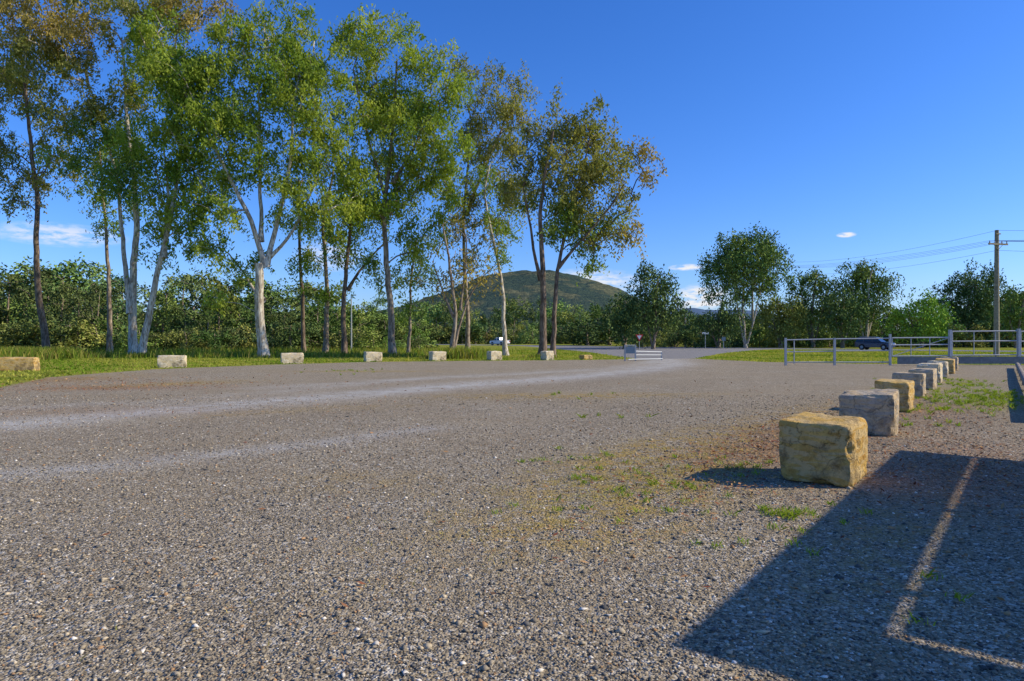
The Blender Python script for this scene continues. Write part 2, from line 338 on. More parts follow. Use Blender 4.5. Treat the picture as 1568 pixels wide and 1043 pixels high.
tm=t.math('MULTIPLY',t.math('MULTIPLY',sa_[1],.8),t.ramp(t.math('ADD',n2,t.math('MULTIPLY',n4,.3)),[(.5,.3),(.8,1)]),True)
pale=t.mix(.35,t.ramp(c1[1],[(0,(.32,.31,.285)),(1,(.78,.76,.71))]),(.54,.535,.50))
gravel=t.mix(t.math('MULTIPLY',sc_[0],t.ramp(n2,[(.35,.25),(.65,.6)]),True),gravel,t.mix(.45,stones,(.17,.13,.085)))
gravel=t.mix(tm,gravel,pale)
gravel=t.mix(t.ramp(t.noise(P,.9,6,.7),[(.48,0),(.66,.4)]),gravel,t.mix(.5,stones,(.17,.125,.08)))
th=t.math('MULTIPLY',sa_[2],t.ramp(t.math('ADD',t.math('MULTIPLY',n2,.5),t.math('MULTIPLY',n3,.6)),[(.50,0),(.60,.85)]),True)
gravel=t.mix(th,gravel,t.ramp(n4,[(.3,(.22,.145,.035)),(.7,(.54,.38,.13))]))
lt=t.math('MULTIPLY',sb_[0],t.ramp(n4,[(.42,0),(.6,.9)]),True)
gravel=t.mix(lt,gravel,t.ramp(c1[2],[(0,(.14,.055,.03)),(1,(.40,.19,.10))]))
grassc=t.mix(t.ramp(n1,[(.38,0),(.62,1)]),t.ramp(n3,[(.3,(.10,.155,.015)),(.7,(.24,.29,.035))]),t.ramp(n3,[(.3,(.24,.22,.04)),(.7,(.44,.39,.09))]))
gm=t.math('MULTIPLY',sb_[1],t.ramp(n3,[(.42,0),(.58,1)]),True); gravel=t.mix(gm,gravel,grassc)
pe=t.ramp(t.math('ADD',sa_[0],t.math('MULTIPLY',t.math('SUBTRACT',n2,.5),1.3)),[(.42,0),(.56,1)])
col=t.mix(pe,grassc,gravel)
asc=t.ramp(t.noise(P,30,4),[(.3,(.22,.21,.195)),(.7,(.32,.305,.285))])
col=t.mix(t.ramp(t.math('ADD',sb_[2],t.math('MULTIPLY',t.math('SUBTRACT',n2,.5),.5)),[(.45,0),(.55,1)]),col,asc)
hgt=t.math('ADD',t.math('MULTIPLY',t.math('SUBTRACT',1.0,v1.outputs['Distance']),.6),t.math('ADD',t.math('MULTIPLY',t.math('SUBTRACT',1.0,v2.outputs['Distance']),.8),n3))
finish(t,col,1.0,hgt,1.0,.018,0,.0)
me=np_mesh('ground',V,Fc,mg,smooth=True)
def pattr(n,a,b,c):
    at=me.attributes.new(n,'FLOAT_COLOR','POINT'); q=np.ones((X.size,4),dtype=np.float32)
    q[:,0]=a.ravel().clip(0,1);q[:,1]=b.ravel().clip(0,1);q[:,2]=c.ravel().clip(0,1); at.data.foreach_set('color',q.ravel())
pattr('zoneA',park,track,dry); pattr('zoneB',litter,green,asph); pattr('zoneC',worn,worn,worn)
link(bpy.data.objects.new('ground',me))
# highway strip
A=np.array([-60.,222.]);B=np.array([95.,44.]); u=(B-A)/np.linalg.norm(B-A); nrm=np.array([-u[1],u[0]])
m,t=mat('asphalt'); P=t.n('ShaderNodeTexCoord').outputs['Object']; f=t.noise(P,1.2,6,.7)
finish(t,t.ramp(f,[(.3,(.13,.13,.13)),(.7,(.21,.205,.20))]),.85,t.noise(P,60,3),.3,.01)
WH=simple('road_paint',(.75,.75,.72),.6)
def strip(c,w,z,mt,name,parent=None,a0=0,a1=1):
    L=np.linalg.norm(B-A); p=[A+u*L*a0+nrm*(c-w/2),A+u*L*a1+nrm*(c-w/2),A+u*L*a1+nrm*(c+w/2),A+u*L*a0+nrm*(c+w/2)]
    return link(bpy.data.objects.new(name,np_mesh(name,[(q[0],q[1],z) for q in p],[(0,1,2,3)],mt)),parent)
road=empty('road'); strip(0,9.5,.012,m,'carriageway',road); strip(4.2,.14,.018,WH,'edge_line',road); strip(-4.2,.14,.018,WH,'edge_line_far',road)
for i in range(26): strip(0,.12,.018,WH,'centre_dash',road,i/26,i/26+.013)
# ---------------------------------------------------------------- hills
def hill(name,pts,d,depth,mt,amp,step):
    xs=np.arange(bx(pts[0][0],d),bx(pts[-1][0],d),step); ys=np.arange(-depth,depth+1,step)
    prof=np.interp(xs,[bx(p[0],d) for p in pts],[hz(p[1],d) for p in pts])
    ker=np.ones(9)/9; prof=np.convolve(np.pad(prof,4,'edge'),ker,'valid')
    V=[]
    for y in ys:
        k=max(0,math.cos(y/depth*math.pi/2))**.8
        for x,h in zip(xs,prof):
            q=Vector((x*.01*(1500/d),y*.01*(1500/d),3))
            z=h*k+(mnoise.fractal(q*1.2,1,2,5)*amp*1.0+mnoise.noise(q*11)*amp*.45)*k
            V.append((x,d+y,z-4))
    nx=len(xs);ny=len(ys); id=np.arange(nx*ny).reshape(ny,nx)
    f=np.stack([id[:-1,:-1],id[:-1,1:],id[1:,1:],id[1:,:-1]],-1).reshape(-1,4)
    link(bpy.data.objects.new(name,np_mesh(name,V,f,mt,smooth=False)))
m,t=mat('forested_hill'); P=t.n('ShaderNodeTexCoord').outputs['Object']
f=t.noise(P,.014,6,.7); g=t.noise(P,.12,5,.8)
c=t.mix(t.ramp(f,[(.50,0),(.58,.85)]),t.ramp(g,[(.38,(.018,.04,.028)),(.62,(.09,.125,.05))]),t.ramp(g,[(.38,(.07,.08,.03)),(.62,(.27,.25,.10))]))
finish(t,t.mix(.16,c,(.13,.21,.32)),1,g,1,10,0,0)  # bluish aerial haze is mixed into the forest colour here
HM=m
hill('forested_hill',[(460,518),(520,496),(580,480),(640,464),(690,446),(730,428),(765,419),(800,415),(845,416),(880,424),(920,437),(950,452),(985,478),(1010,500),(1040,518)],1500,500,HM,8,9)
m,t=mat('hazy_hill'); P=t.n('ShaderNodeTexCoord').outputs['Object']; finish(t,t.ramp(t.noise(P,.003,5),[(.3,(.08,.13,.20)),(.7,(.12,.18,.26))]),1,None,0,0,0,0)  # blue base colour is painted distance haze, not the hills' own tone
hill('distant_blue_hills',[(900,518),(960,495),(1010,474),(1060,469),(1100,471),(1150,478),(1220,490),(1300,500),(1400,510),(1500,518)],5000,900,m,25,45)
# ---------------------------------------------------------------- sandstone blocks
def stone(name,a,b,c):
    m,t=mat(name); P=t.n('ShaderNodeTexCoord').outputs['Object']
    w=t.noise(P,3.2,6,.65); g=t.noise(P,26,6,.75); l=t.n('ShaderNodeTexNoise',{'Vector':t.n('ShaderNodeMapping',{'Vector':P,'Rotation':(.5,.3,.2),'Scale':(2,2,8)}).outputs[0],'Scale':1.6,'Detail':6.0,'Distortion':1.0}).outputs[0]
    col=t.mix(t.ramp(l,[(.44,0),(.54,1)]),t.ramp(w,[(.35,a),(.6,b)]),c)
    col=t.mix(t.ramp(g,[(.5,0),(.7,.6)]),col,tuple(x*.3 for x in a))
    st=t.noise(P,1.9,6,.72); col=t.mix(t.ramp(st,[(.52,0),(.62,.65)]),col,(.11,.08,.05))
    # a few long hairline cracks along the bedding
    pv=t.n('ShaderNodeVectorMath',{0:t.n('ShaderNodeMapping',{'Vector':P,'Scale':(1,1,.45)}).outputs[0],1:t.n('ShaderNodeTexNoise',{'Vector':P,'Scale':2.0,'Detail':6.0}).outputs[1]},operation='ADD').outputs[0]
    cr=t.n('ShaderNodeTexVoronoi',{'Vector':pv,'Scale':1.3},feature='DISTANCE_TO_EDGE').outputs['Distance']
    ck=t.ramp(cr,[(.0,1),(.010,0)]); col=t.mix(t.math('MULTIPLY',ck,t.ramp(g,[(.4,.15),(.6,.6)])),col,(.05,.035,.02))
    hh=t.math('SUBTRACT',t.math('ADD',w,t.math('MULTIPLY',g,.8)),t.math('MULTIPLY',ck,.25))
    finish(t,col,.95,hh,1.0,.04,0,.1); return m
S_Y=stone('ochre_sandstone',(.46,.25,.06),(.76,.50,.15),(.66,.47,.21))
S_G=stone('grey_sandstone',(.36,.30,.22),(.58,.49,.36),(.64,.48,.28))
S_C=stone('cream_sandstone',(.64,.53,.35),(.82,.72,.53),(.70,.56,.33))
def block(x,y,rot,sx,sy,sz,mt,seed):
    bm=bmesh.new(); bmesh.ops.create_cube(bm,size=1)
    bmesh.ops.subdivide_edges(bm,edges=bm.edges[:],cuts=25 if seed<4 else 11,use_grid_fill=True)
    r=random.Random(seed); off=Vector((seed*3.1,seed*1.7,0))
    tx,ty=r.uniform(-.06,.06),r.uniform(-.06,.06)
    for v in bm.verts:
        p=v.co.copy()
        q=Vector((abs(p.x)*2,abs(p.y)*2,abs(p.z)*2)); k=(q.x**24+q.y**24+q.z**24)**(1/24)
        if k>1: p/=k**.85
        w=Vector((p.x*sx,p.y*sy,p.z*sz))
        d=mnoise.fractal(w*2.4+off,1,2,4)*.030+mnoise.noise(w*9+off)*.013+mnoise.noise(w*22+off)*.006
        e=sorted([q.x,q.y,q.z])[1]
        ch=max(0,mnoise.noise(w*4+off*2)+.05)*.11*max(0,(e-.80)/.20)
        w+=w.normalized()*(d-ch)
        w.z*=1+tx*p.x*2+ty*p.y*2; w.z+=sz/2-.02
        v.co=w
    me=bpy.data.meshes.new('sandstone_block'); bm.to_mesh(me); bm.free(); me.materials.append(mt)
    for p in me.polygons: p.use_smooth=True
    o=bpy.data.objects.new('sandstone_block',me); o.location=(x,y,0); o.rotation_euler=(0,0,rot); link(o)
    md=o.modifiers.new('es','EDGE_SPLIT'); md.split_angle=math.radians(30)
R0=math.radians(-37)
RB=[(3.60,7.86,.76,.90,.70,S_Y,-.02),(6.02,11.5,.82,.85,.72,S_G,.05),(8.52,15.2,.68,.8,.68,S_Y,.0),(11.0,18.9,.75,.9,.66,S_G,.03),(13.0,21.6,.7,.8,.66,S_G,-.05),(15.3,25.0,.75,.85,.70,S_C,0),(17.6,28.2,.7,.8,.68,S_C,.06),(19.8,31.2,.75,.8,.68,S_Y,0),(21.9,34.2,.75,.8,.68,S_G,.03)]
for i,(x,y,a,b,c,m_,dr) in enumerate(RB): block(x,y,R0+dr,a,b,c,m_,i+1)
for i,(px,d,w,m_,r) in enumerate([(26,33.5,1.75,S_Y,.25),(264,37.5,1.4,S_C,.35),(447,43.5,1.35,S_C,.4),(571,47,1.15,S_C,.45),(670,49,1.1,S_C,.55),(757,50,.95,S_C,.55),(838,50.5,.75,S_C,.6),(897,52,.8,S_Y,.5)]):
    block(bx(px,d),d,r,w,.7,.68 if i<7 else .35,m_,i+40)
# ---------------------------------------------------------------- boxes / poles kit
def part(name,mt,boxes=(),tubes=(),parent=None,bev=.0):
    bm=bmesh.new()
    for c,s,rz in boxes:
        r=bmesh.ops.create_cube(bm,size=1)
        ca,sa2=math.cos(rz),math.sin(rz)
        for v in r['verts']:
            x,y,z=v.co.x*s[0],v.co.y*s[1],v.co.z*s[2]; v.co=Vector((c[0]+x*ca-y*sa2,c[1]+x*sa2+y*ca,c[2]+z))
    if bev: bmesh.ops.bevel(bm,geom=bm.edges[:],offset=bev,segments=2,affect='EDGES')
    for a,b,ra,rb in tubes:
        a=Vector(a);b=Vector(b); L=(b-a).length
        r=bmesh.ops.create_cone(bm,cap_ends=True,segments=14,radius1=ra,radius2=rb,depth=L)
        q=(b-a).to_track_quat('Z','Y')
        for v in r['verts']: v.co=q@v.co+(a+b)/2
    me=bpy.data.meshes.new(name); bm.to_mesh(me); bm.free(); me.materials.append(mt)
    return link(bpy.data.objects.new(name,me),parent)
GALV=simple('galvanised_steel',(.36,.38,.39),.5,.2,.15,20,.4)
WOOD=simple('weathered_timber',(.26,.21,.155),.85,0,.45,9,bs=.5)
WOODP=simple('pole_timber',(.28,.24,.16),.85,0,.35,5,bs=.4)
GLASS=simple('dark_glass',(.02,.025,.03),.08,0,.1,2,.8,0)
RUB=simple('tyre_rubber',(.02,.02,.02),.8)
WHITE=simple('white_paint',(.78,.78,.76),.3,0,.03,4,.5,0)
NAVY=simple('dark_blue_paint',(.012,.035,.10),.2,0,.1,3,.7,0)
RED=simple('red_reflective',(.6,.03,.03),.5,0,.05); BOARD=simple('sign_board_grey',(.16,.22,.25),.5,0,.1)
LAMPR=simple('tail_lamp',(.4,.02,.02),.3); LAMPW=simple('head_lamp',(.7,.7,.7),.15)
# gate + rail fence
d0=40.0
fx=lambda p: bx(p,d0)
f=empty('steel_rail_fence')
posts=[(1203,40,1.62),(1278,40,1.62),(1363,40,1.85)]
part('posts',GALV,[((fx(p),d0,h/2),(.11,.11,h),0) for p,_,h in posts],(),f)
tb=[]
for (p,q,z0,z1) in [(1203,1278,1.50,1.56),(1203,1278,.80,.84),(1203,1278,.2,.2),(1278,1363,1.56,1.60),(1278,1363,.86,.88),(1278,1363,.2,.2)]:
    tb.append(((fx(p),d0,z0),(fx(q),d0,z1),.035,.035))
tb.append(((fx(1216),d0,.1),(fx(1216),d0,1.5),.03,.03))
part('rails',GALV,(),tb,f)
g=empty('steel_gate')
part('gate_posts',GALV,[((fx(1455),d0,1.05),(.15,.15,2.1),0),((fx(1560),d0,1.08),(.15,.15,2.16),0)],(),g)
tb=[]
for a,b in ((1366,1452),(1458,1557),(1563,1700)):
    za=1.62 if a<1450 else 2.0; lo=.55 if a<1450 else .6
    for z in (za,(za+lo)/2+.12,lo): tb.append(((fx(a),d0-.02,z),(fx(b),d0-.02,z+.03),.036,.036))
    for k in range(4):
        x=fx(a)+(fx(b)-fx(a))*k/3; tb.append(((x,d0-.02,lo),(x,d0-.02,za),.024,.024))
    if a<1450: tb.append(((fx(a),d0-.02,lo),(fx(b),d0-.02,za),.022,.022))
part('gate_rails',GALV,(),tb,g)
part('kick_board',simple('kick_board_paint',(.10,.13,.15),.6),[((fx(1415),d0-.06,.3),(fx(1455)-fx(1372),.04,.42),0),((fx(1530),d0-.06,.32),(fx(1620)-fx(1462),.04,.42),0)],(),g)
# small entrance rail with sign board
d1=48.0; e=empty('entrance_guard_rail',(bx(957,d1),d1,0))
sx=lambda p:(p-957)/F*d1
part('rails',GALV,[((sx(957),0,.55),(.09,.09,1.15),0),((sx(973),0,.55),(.09,.09,1.15),0),((sx(1020),1.5,.3),(.09,.09,.62),0)],
  [((sx(957),0,1.1),(sx(973),0,1.1),.035,.035),((sx(973),0,.68),(sx(1020),1.5,.6),.04,.04),((sx(973),0,.42),(sx(1020),1.5,.38),.04,.04),((sx(960),-.5,.12),(sx(1020),1.2,.12),.04,.04)],e)
part('board',BOARD,[((sx(965),-.06,.78),(.62,.03,.5),0)],(),e)
# timber rail at right
e=empty('timber_log_rail'); P0=np.array([10.0,12.9]);U=np.array([.585,.811])
tb=[];bxs=[]
for i in range(9):
    a=P0+U*i*3.2; b=P0+U*(i+1)*3.2-U*.03
    tb.append(((a[0],a[1],.22),(b[0],b[1],.22),.10,.095)); bxs.append(((a[0]+.03,a[1],.10),(.16,.16,.22),.6))
part('logs',WOOD,(),tb,e); part('stumps',WOOD,bxs,(),e,.02)
bxs=[]
for i in range(7):
    a=P0+U*(i*3.0+1.5)+np.array([.8,-.6])*.9; bxs.append(((a[0],a[1],.06),(2.9,.24,.12),math.atan2(U[1],U[0])))
part('sleepers',WOOD,bxs,(),e,.02)
# power poles and lines
POR=simple('porcelain',(.35,.3,.28),.25)
def pole(x,y,h,ang):
    e=empty('power_pole',(x,y,0))
    part('shaft',WOODP,(),[((0,0,-.2),(0,0,h),.24,.16)],e)
    c,s=math.cos(ang),math.sin(ang)
    part('crossarm',WOODP,[((0,-.18,h-1.25),(2.1,.1,.14),ang),((0,-.18,h-.35),(.5,.08,.1),ang)],[((-.5*c,-.18-.5*s,h-1.3),(0,-.18,h-1.75),.02,.02),((.5*c,-.18+.5*s,h-1.3),(0,-.18,h-1.75),.02,.02)],e)
    part('insulators',POR,(),[((k*c,-.18+k*s,h-1.19),(k*c,-.18+k*s,h-.98),.06,.035) for k in (-.95,-.35,.4,.95)],e)
    return [(x+k*c,y-.18+k*s,h-.98) for k in (-.95,-.35,.4,.95)]+[(x-.1,y-.2,h-.05),(x-.1,y-.22,h-1.8)]
w1=pole(bx(1526,60),60,11.1,.25); w2=pole(bx(1152,127),127,16.2,.9); w0=pole(66,28,10.6,-.1)
acc=Acc()
for A_,B_ in ((w1,w2),(w0,w1)):
    for i,(a,b) in enumerate(zip(A_,B_)):
        a=np.array(a);b=np.array(b); t_=np.linspace(0,1,20)[:,None]; q=a+(b-a)*t_; q[:,2]-=(1.2+.12*i)*4*(t_*(1-t_))[:,0]*.8
        acc.tube(q,[.011]*20,4)
link(bpy.data.objects.new('power_lines',acc.mesh('power_lines',simple('wire',(.09,.09,.09)))))
# signs
def sign_triangle(px,d,top):
    h=hz(top,d); e=empty('give_way_sign',(bx(px,d),d,0)); part('post',GALV,(),[((0,.03,0),(0,.03,h),.035,.035)],e)
    for nm,mt,s,y in (('border',RED,.55,0),('face',WHITE,.32,-.012)):
        z=h-.45; me=bpy.data.meshes.new(nm); v=[]
        for yy in (y,y-.01): v+=[(-s,yy,z+s*.6),(s,yy,z+s*.6),(0,yy,z-s*1.15)]
        me.from_pydata(v,[],[(0,1,2),(5,4,3),(0,3,4,1),(1,4,5,2),(2,5,3,0)]); me.materials.append(mt); link(bpy.data.objects.new(nm,me),e)
sign_triangle(979,95,511)
e=empty('street_name_sign',(bx(1080,108),108,0)); part('post',GALV,(),[((0,0,0),(0,0,2.6),.05,.05)],e); part('plate',WHITE,[((0,-.06,2.4),(1.0,.03,.3),0)],(),e)
e=empty('guide_post_sign',(bx(1108,107),107,0)); part('post',GALV,(),[((0,0,0),(0,0,1.8),.05,.05)],e); part('plate',BOARD,[((0,-.06,1.5),(.6,.03,.6),0)],(),e)
e=empty('steel_light_pole',(bx(538,76),76,0)); part('shaft',GALV,(),[((0,0,0),(0,0,6.4),.09,.06)],e); part('cap',GALV,[((.25,0,6.4),(.6,.16,.1),0)],(),e)
# vehicles
def prism(name,prof,w0,mt,parent,wt=None,bev=.04):
    bm=bmesh.new(); L=[bm.verts.new((x,-h,z)) for x,z,h in prof]; R=[bm.verts.new((x,h,z)) for x,z,h in prof]
    bm.faces.new(L); bm.faces.new(R[::-1]); n=len(prof)
    for i in range(n): bm.faces.new((L[i],R[i],R[(i+1)%n],L[(i+1)%n]))
    bmesh.ops.recalc_face_normals(bm,faces=bm.faces[:])
    if bev: bmesh.ops.bevel(bm,geom=bm.edges[:],offset=bev,segments=2,affect='EDGES')
    me=bpy.data.meshes.new(name); bm.to_mesh(me); bm.free(); me.materials.append(mt)
    return link(bpy.data.objects.new(name,me),parent)
def vehicle(name,x,y,rot,paint,ute):
    e=empty(name,(x,y,.02)); e.rotation_euler=(0,0,rot); H=.9
    arch=lambda c:[(c-.42,.35,H),(c-.36,.62,H),(c-.18,.78,H),(c+.18,.78,H),(c+.36,.62,H),(c+.42,.35,H)]
    if ute: low=[(-2.6,.45,.86)]+arch(-1.55)+arch(1.55)+[(2.5,.4,.84),(2.6,.65,.82),(2.5,.98,.8),(1.25,1.1,H),(-2.6,1.08,H)]
    else: low=[(-2.35,.45,.86)]+arch(-1.4)+arch(1.4)+[(2.25,.4,.84),(2.36,.65,.82),(2.25,.95,.8),(1.15,1.1,H),(-2.3,1.12,H)]
    prism('body',low,.9,paint,e,bev=.03)
    if ute:
        prism('cab',[(1.25,1.08,.84),(.45,1.72,.68),(-.75,1.76,.68),(-1.0,1.08,.84)],.8,paint,e)
        prism('glasshouse',[(1.12,1.14,.86),(.42,1.64,.715),(-.68,1.66,.715),(-.84,1.14,.86)],.8,GLASS,e,bev=0)
        part('pillars',paint,[((.05,0,1.4),(.09,1.72,.6),0)],(),e)
        part('tray_rack',GALV,[((-1.9,.88,1.14),(1.4,.05,.1),0),((-1.9,-.88,1.14),(1.4,.05,.1),0)],[((-1.05,-.8,1.1),(-1.05,-.7,1.75),.03,.03),((-1.05,.8,1.1),(-1.05,.7,1.75),.03,.03)],e)
    else:
        prism('cab',[(1.15,1.08,.86),(.35,1.70,.68),(-1.9,1.74,.68),(-2.25,1.1,.86)],.8,paint,e)
        prism('glasshouse',[(1.05,1.14,.87),(.34,1.62,.72),(-1.84,1.64,.72),(-2.1,1.14,.87)],.8,GLASS,e,bev=0)
        part('pillars',paint,[((-.05,0,1.38),(.09,1.74,.56),0),((-1.15,0,1.38),(.09,1.74,.56),0)],(),e)
        part('roof_rails',GALV,(),[((-1.7,.6,1.80),(.2,.6,1.78),.02,.02),((-1.7,-.6,1.80),(.2,-.6,1.78),.02,.02)],e)
    wx=1.55 if ute else 1.4
    part('tyres',RUB,(),[((sx_*wx,sy_*.70,.37),(sx_*wx,sy_*.93,.37),.37,.37) for sx_ in (-1,1) for sy_ in (-1,1)],e)
    part('rims',GALV,(),[((sx_*wx,sy_*.92,.37),(sx_*wx,sy_*.945,.37),.22,.2) for sx_ in (-1,1) for sy_ in (-1,1)],e)
    fr=2.55 if ute else 2.28; bk=-2.61 if ute else -2.33
    part('headlamps',LAMPW,[((fr,.6,.78),(.1,.34,.16),0),((fr,-.6,.78),(.1,.34,.16),0)],(),e); part('tail_lamps',LAMPR,[((bk,.72,.9),(.06,.2,.3),0),((bk,-.72,.9),(.06,.2,.3),0)],(),e)
ra=math.atan2(u[1],u[0])
def onroad(px,off):
    k=(px-CX)/F; o=A+nrm*off; s=(k*o[1]-o[0])/(u[0]-k*u[1]); return o+u*s
cu=onroad(765,-2.1); print('UTE',cu); vehicle('pickup_truck',cu[0],cu[1],ra+math.pi,WHITE,True)
cu=onroad(1340,-2.1); print('CAR',cu); vehicle('station_wagon',cu[0],cu[1],ra,NAVY,False)
# ---------------------------------------------------------------- open-sided shelter beside the car park
SH=np.array([-.998,.05]); EL=math.radians(32)
hR=2.8; off=-SH*hR/math.tan(EL)
c0=np.array([.85,3.54])+off; U=np.array([.604,.797]); W=np.array([.797,-.604])
sh=empty('picnic_shelter',(c0[0],c0[1],0)); ang=math.atan2(U[1],U[0])
def slab(u0,u1,w0,w1,z,th):
    c=U*(u0+u1)/2+W*(w0+w1)/2; return ((c[0],c[1],z),(u1-u0,w1-w0,th),ang)
ROOF=simple('roof_sheet',(.35,.37,.38),.5,.2,.1)
part('awning_sheets',ROOF,[slab(0,7.75,0,.42,hR,.04),slab(.0,7.75,.445,.84,hR,.04),slab(0,.80,.85,4.4,hR,.04)],(),sh)
part('main_roof',ROOF,[slab(.89,7.75,.92,4.4,hR,.03)],(),sh)
part('brackets',WOOD,[slab(k,k+.07,.02,1.1,hR-.1,.08) for k in (1.5,4.1,5.9,7.6)]+[slab(.02,1.1,k,k+.07,hR-.22,.08) for k in (3.1,4.3)],(),sh)
part('posts',WOOD,[slab(a,a+.12,b,b+.12,hR/2-.1,hR-.25) for a in (1.0,4.2,7.5) for b in (1.2,4.2)],(),sh)
# ---------------------------------------------------------------- grass, weeds, stones, leaves
def blades(name,Pt,Ht,Wd,C,lean=.35):
    n=len(Pt); a=rng.uniform(0,2*math.pi,n); s=np.stack([np.cos(a),np.sin(a),np.zeros(n)],1)*Wd[:,None]/2
    l=rng.normal(size=(n,2))*lean*Ht[:,None]; tip=Pt+np.stack([l[:,0],l[:,1],Ht],1)
    mid=Pt+np.stack([l[:,0]*.3,l[:,1]*.3,Ht*.55],1)
    V=np.stack([Pt-s,Pt+s,mid+s*.8,tip,mid-s*.8],1).reshape(-1,3); Fc=np.arange(5*n).reshape(n,5)
    link(bpy.data.objects.new(name,np_mesh(name,V,Fc,GRASSM,C)))
n=130000; px=rng.uniform(-40,90,n); py=18+rng.uniform(0,1,n)**1.3*75
ok=~inpoly(px,py,CARPARK)&~inpoly(px,py,APRON)&(np.abs(px)<py*.85+2)
rd=np.abs((px-A[0])*nrm[0]+(py-A[1])*nrm[1])<5.2
ok&=~rd; px=px[ok];py=py[ok]; n=len(px)
left=px<8
pt=np.stack([px,py,np.zeros(n)],1); hh=np.where(left,rng.uniform(.03,.13,n),rng.uniform(.03,.12,n))
lush=(np.sin(px*.23+1)*np.cos(py*.31+px*.1)+.5*np.sin(px*.9+py*.7)+rng.normal(size=n)*.3)[:,None]
g1=np.array([.13,.215,.02]);g2=np.array([.33,.32,.06])
tt=np.clip(lush*.6+.5,0,1)*np.where(left,.9,1.1)[:,None]; tt=tt.clip(0,1)
blades('verge_grass',pt,hh,np.where(left,.06,.07),(g1*(1-tt)+g2*tt)*rng.uniform(.7,1.25,(n,1)),.8)
Q=[];HH=[]
for (p,d,r,k,h) in [(20,52,3.2,2600,1.0),(75,54,2.6,2200,.95),(130,56,2,1000,.6),(215,56,1.6,900,.5),(700,54,1.8,1500,.95),(672,53,1.0,700,.6),(330,58,3,900,.5),(480,60,4,1200,.5),(590,60,3,700,.45),(830,56.5,1.2,500,.35),(404,56,1,300,.4),(380,70,14,2600,.8),(620,72,12,2000,.7)]:
    q=rng.normal(size=(k,2))*r*.5+[bx(p,d),d]; Q.append(q); HH.append(np.full(k,h)*rng.uniform(.4,1.1,k))
Q=np.concatenate(Q);HH=np.concatenate(HH); n=len(Q)
tt=rng.uniform(0,1,(n,1))**1.8
blades('tall_weeds',np.column_stack([Q,np.zeros(n)]),HH,np.full(n,.06),(np.array([.13,.21,.025])*(1-tt)+np.array([.34,.28,.09])*tt)*rng.uniform(.7,1.2,(n,1)),.25)
Q=[];C=[];HH=[]
spots=[(2.5,6.2,.13,300),(1.9,7.5,.2,150),(1.0,9.2,.3,120),(1.16,6.9,.25,110),(3.05,8.55,.22,200),(.46,6.4,.2,60),(1.7,5.2,.18,60),(2.6,8.1,.2,100),(.8,7.9,.4,150),(1.5,8.4,.45,160),(1.5,6.4,.3,90),(12.3,18.2,.8,1500),(11.2,16.6,.5,600),(13.8,20,.8,900),(14.8,23,.9,700),(7.4,12.6,.5,200),(9.6,15.3,.6,400),(1.9,13.7,.4,60),(-7.4,33,1.1,300),(2.2,19,.7,80),(16.5,26,1,500),(4.25,9.0,.3,120),(2.9,4.3,.2,30),(3.5,5.8,.3,40),(2.1,3.9,.15,15),(2.2,5.6,.2,60),(.2,8.8,.3,50)]
for x,y,r,k in spots:
    nc=max(2,k//14); cc=rng.normal(size=(nc,2))*r+[x,y]
    q=cc[rng.integers(0,nc,k)]+rng.normal(size=(k,2))*.03; Q.append(q); HH.append(rng.uniform(.02,.07,k)*(1.5 if y>12 else .85))
    tt=rng.uniform(0,.7,(k,1)); C.append(np.array([.15,.27,.03])*(1-tt)+np.array([.34,.33,.06])*tt)
k=11000; q=np.concatenate([rng.normal(size=(k//2,2))@np.array([[.95,1.1],[.45,-.4]])+[1.3,7.3],rng.normal(size=(k//2,2))@np.array([[1.5,2.0],[.45,-.4]])+[2.8,10.0]])
q=q[(np.sin(q[:,0]*7+q[:,1]*3)+np.sin(q[:,1]*8-q[:,0]*4)+rng.normal(size=len(q))*.5)>.5]
Q.append(q); k=len(q); HH.append(rng.uniform(.008,.03,k)); tt=rng.uniform(.3,1,(k,1)); C.append(np.array([.22,.27,.05])*(1-tt)+np.array([.58,.43,.16])*tt)
Q=np.concatenate(Q);C=np.concatenate(C);HH=np.concatenate(HH);n=len(Q)
blades('gravel_weeds',np.column_stack([Q,np.full(n,.0)]),HH,HH*.14+.003,C,.8)
n=110000; y=2.2+rng.uniform(0,1,n)**1.6*17; x=rng.uniform(-1,1,n)*(y*.82+.5)
hgtv=np.zeros(n)
for sc,am in ((.35,.018),(1.3,.006)): hgtv+=am*np.sin(x*sc*1.3+np.sin(y*sc))*np.cos(y*sc*1.1+1.3*np.sin(x*sc*.7))
s=.005+rng.exponential(1,n)*.0032; s=np.minimum(s,.028)*(1+y*.02)
O=np.array([[1,0,0],[0,1,0],[-1,0,0],[0,-1,0],[0,0,.62],[0,0,-.5]])
a=rng.uniform(0,6.28,n); sc3=np.stack([rng.uniform(.8,1.4,n),rng.uniform(.6,1,n),rng.uniform(.6,1,n)],1)
V=O[None]*(s[:,None,None]*sc3[:,None]); V+=rng.normal(size=V.shape)*(s*.16)[:,None,None]
ca,sn=np.cos(a)[:,None],np.sin(a)[:,None]; Vx=V[:,:,0]*ca-V[:,:,1]*sn; Vy=V[:,:,0]*sn+V[:,:,1]*ca
V=np.stack([Vx+x[:,None],Vy+y[:,None],V[:,:,2]+hgtv[:,None]+(s*.2)[:,None]],2).reshape(-1,3)
T=np.array([[0,1,4],[1,2,4],[2,3,4],[3,0,4],[1,0,5],[2,1,5],[3,2,5],[0,3,5]]); Fc=(T[None]+np.arange(n)[:,None,None]*6).reshape(-1,3)
base=np.array([[.11,.105,.095],[.25,.21,.15],[.36,.30,.21],[.48,.39,.255],[.40,.24,.12],[.68,.62,.52]])
cc=base[rng.choice(6,n,p=[.22,.26,.24,.14,.07,.07])]*rng.uniform(.75,1.2,(n,1))
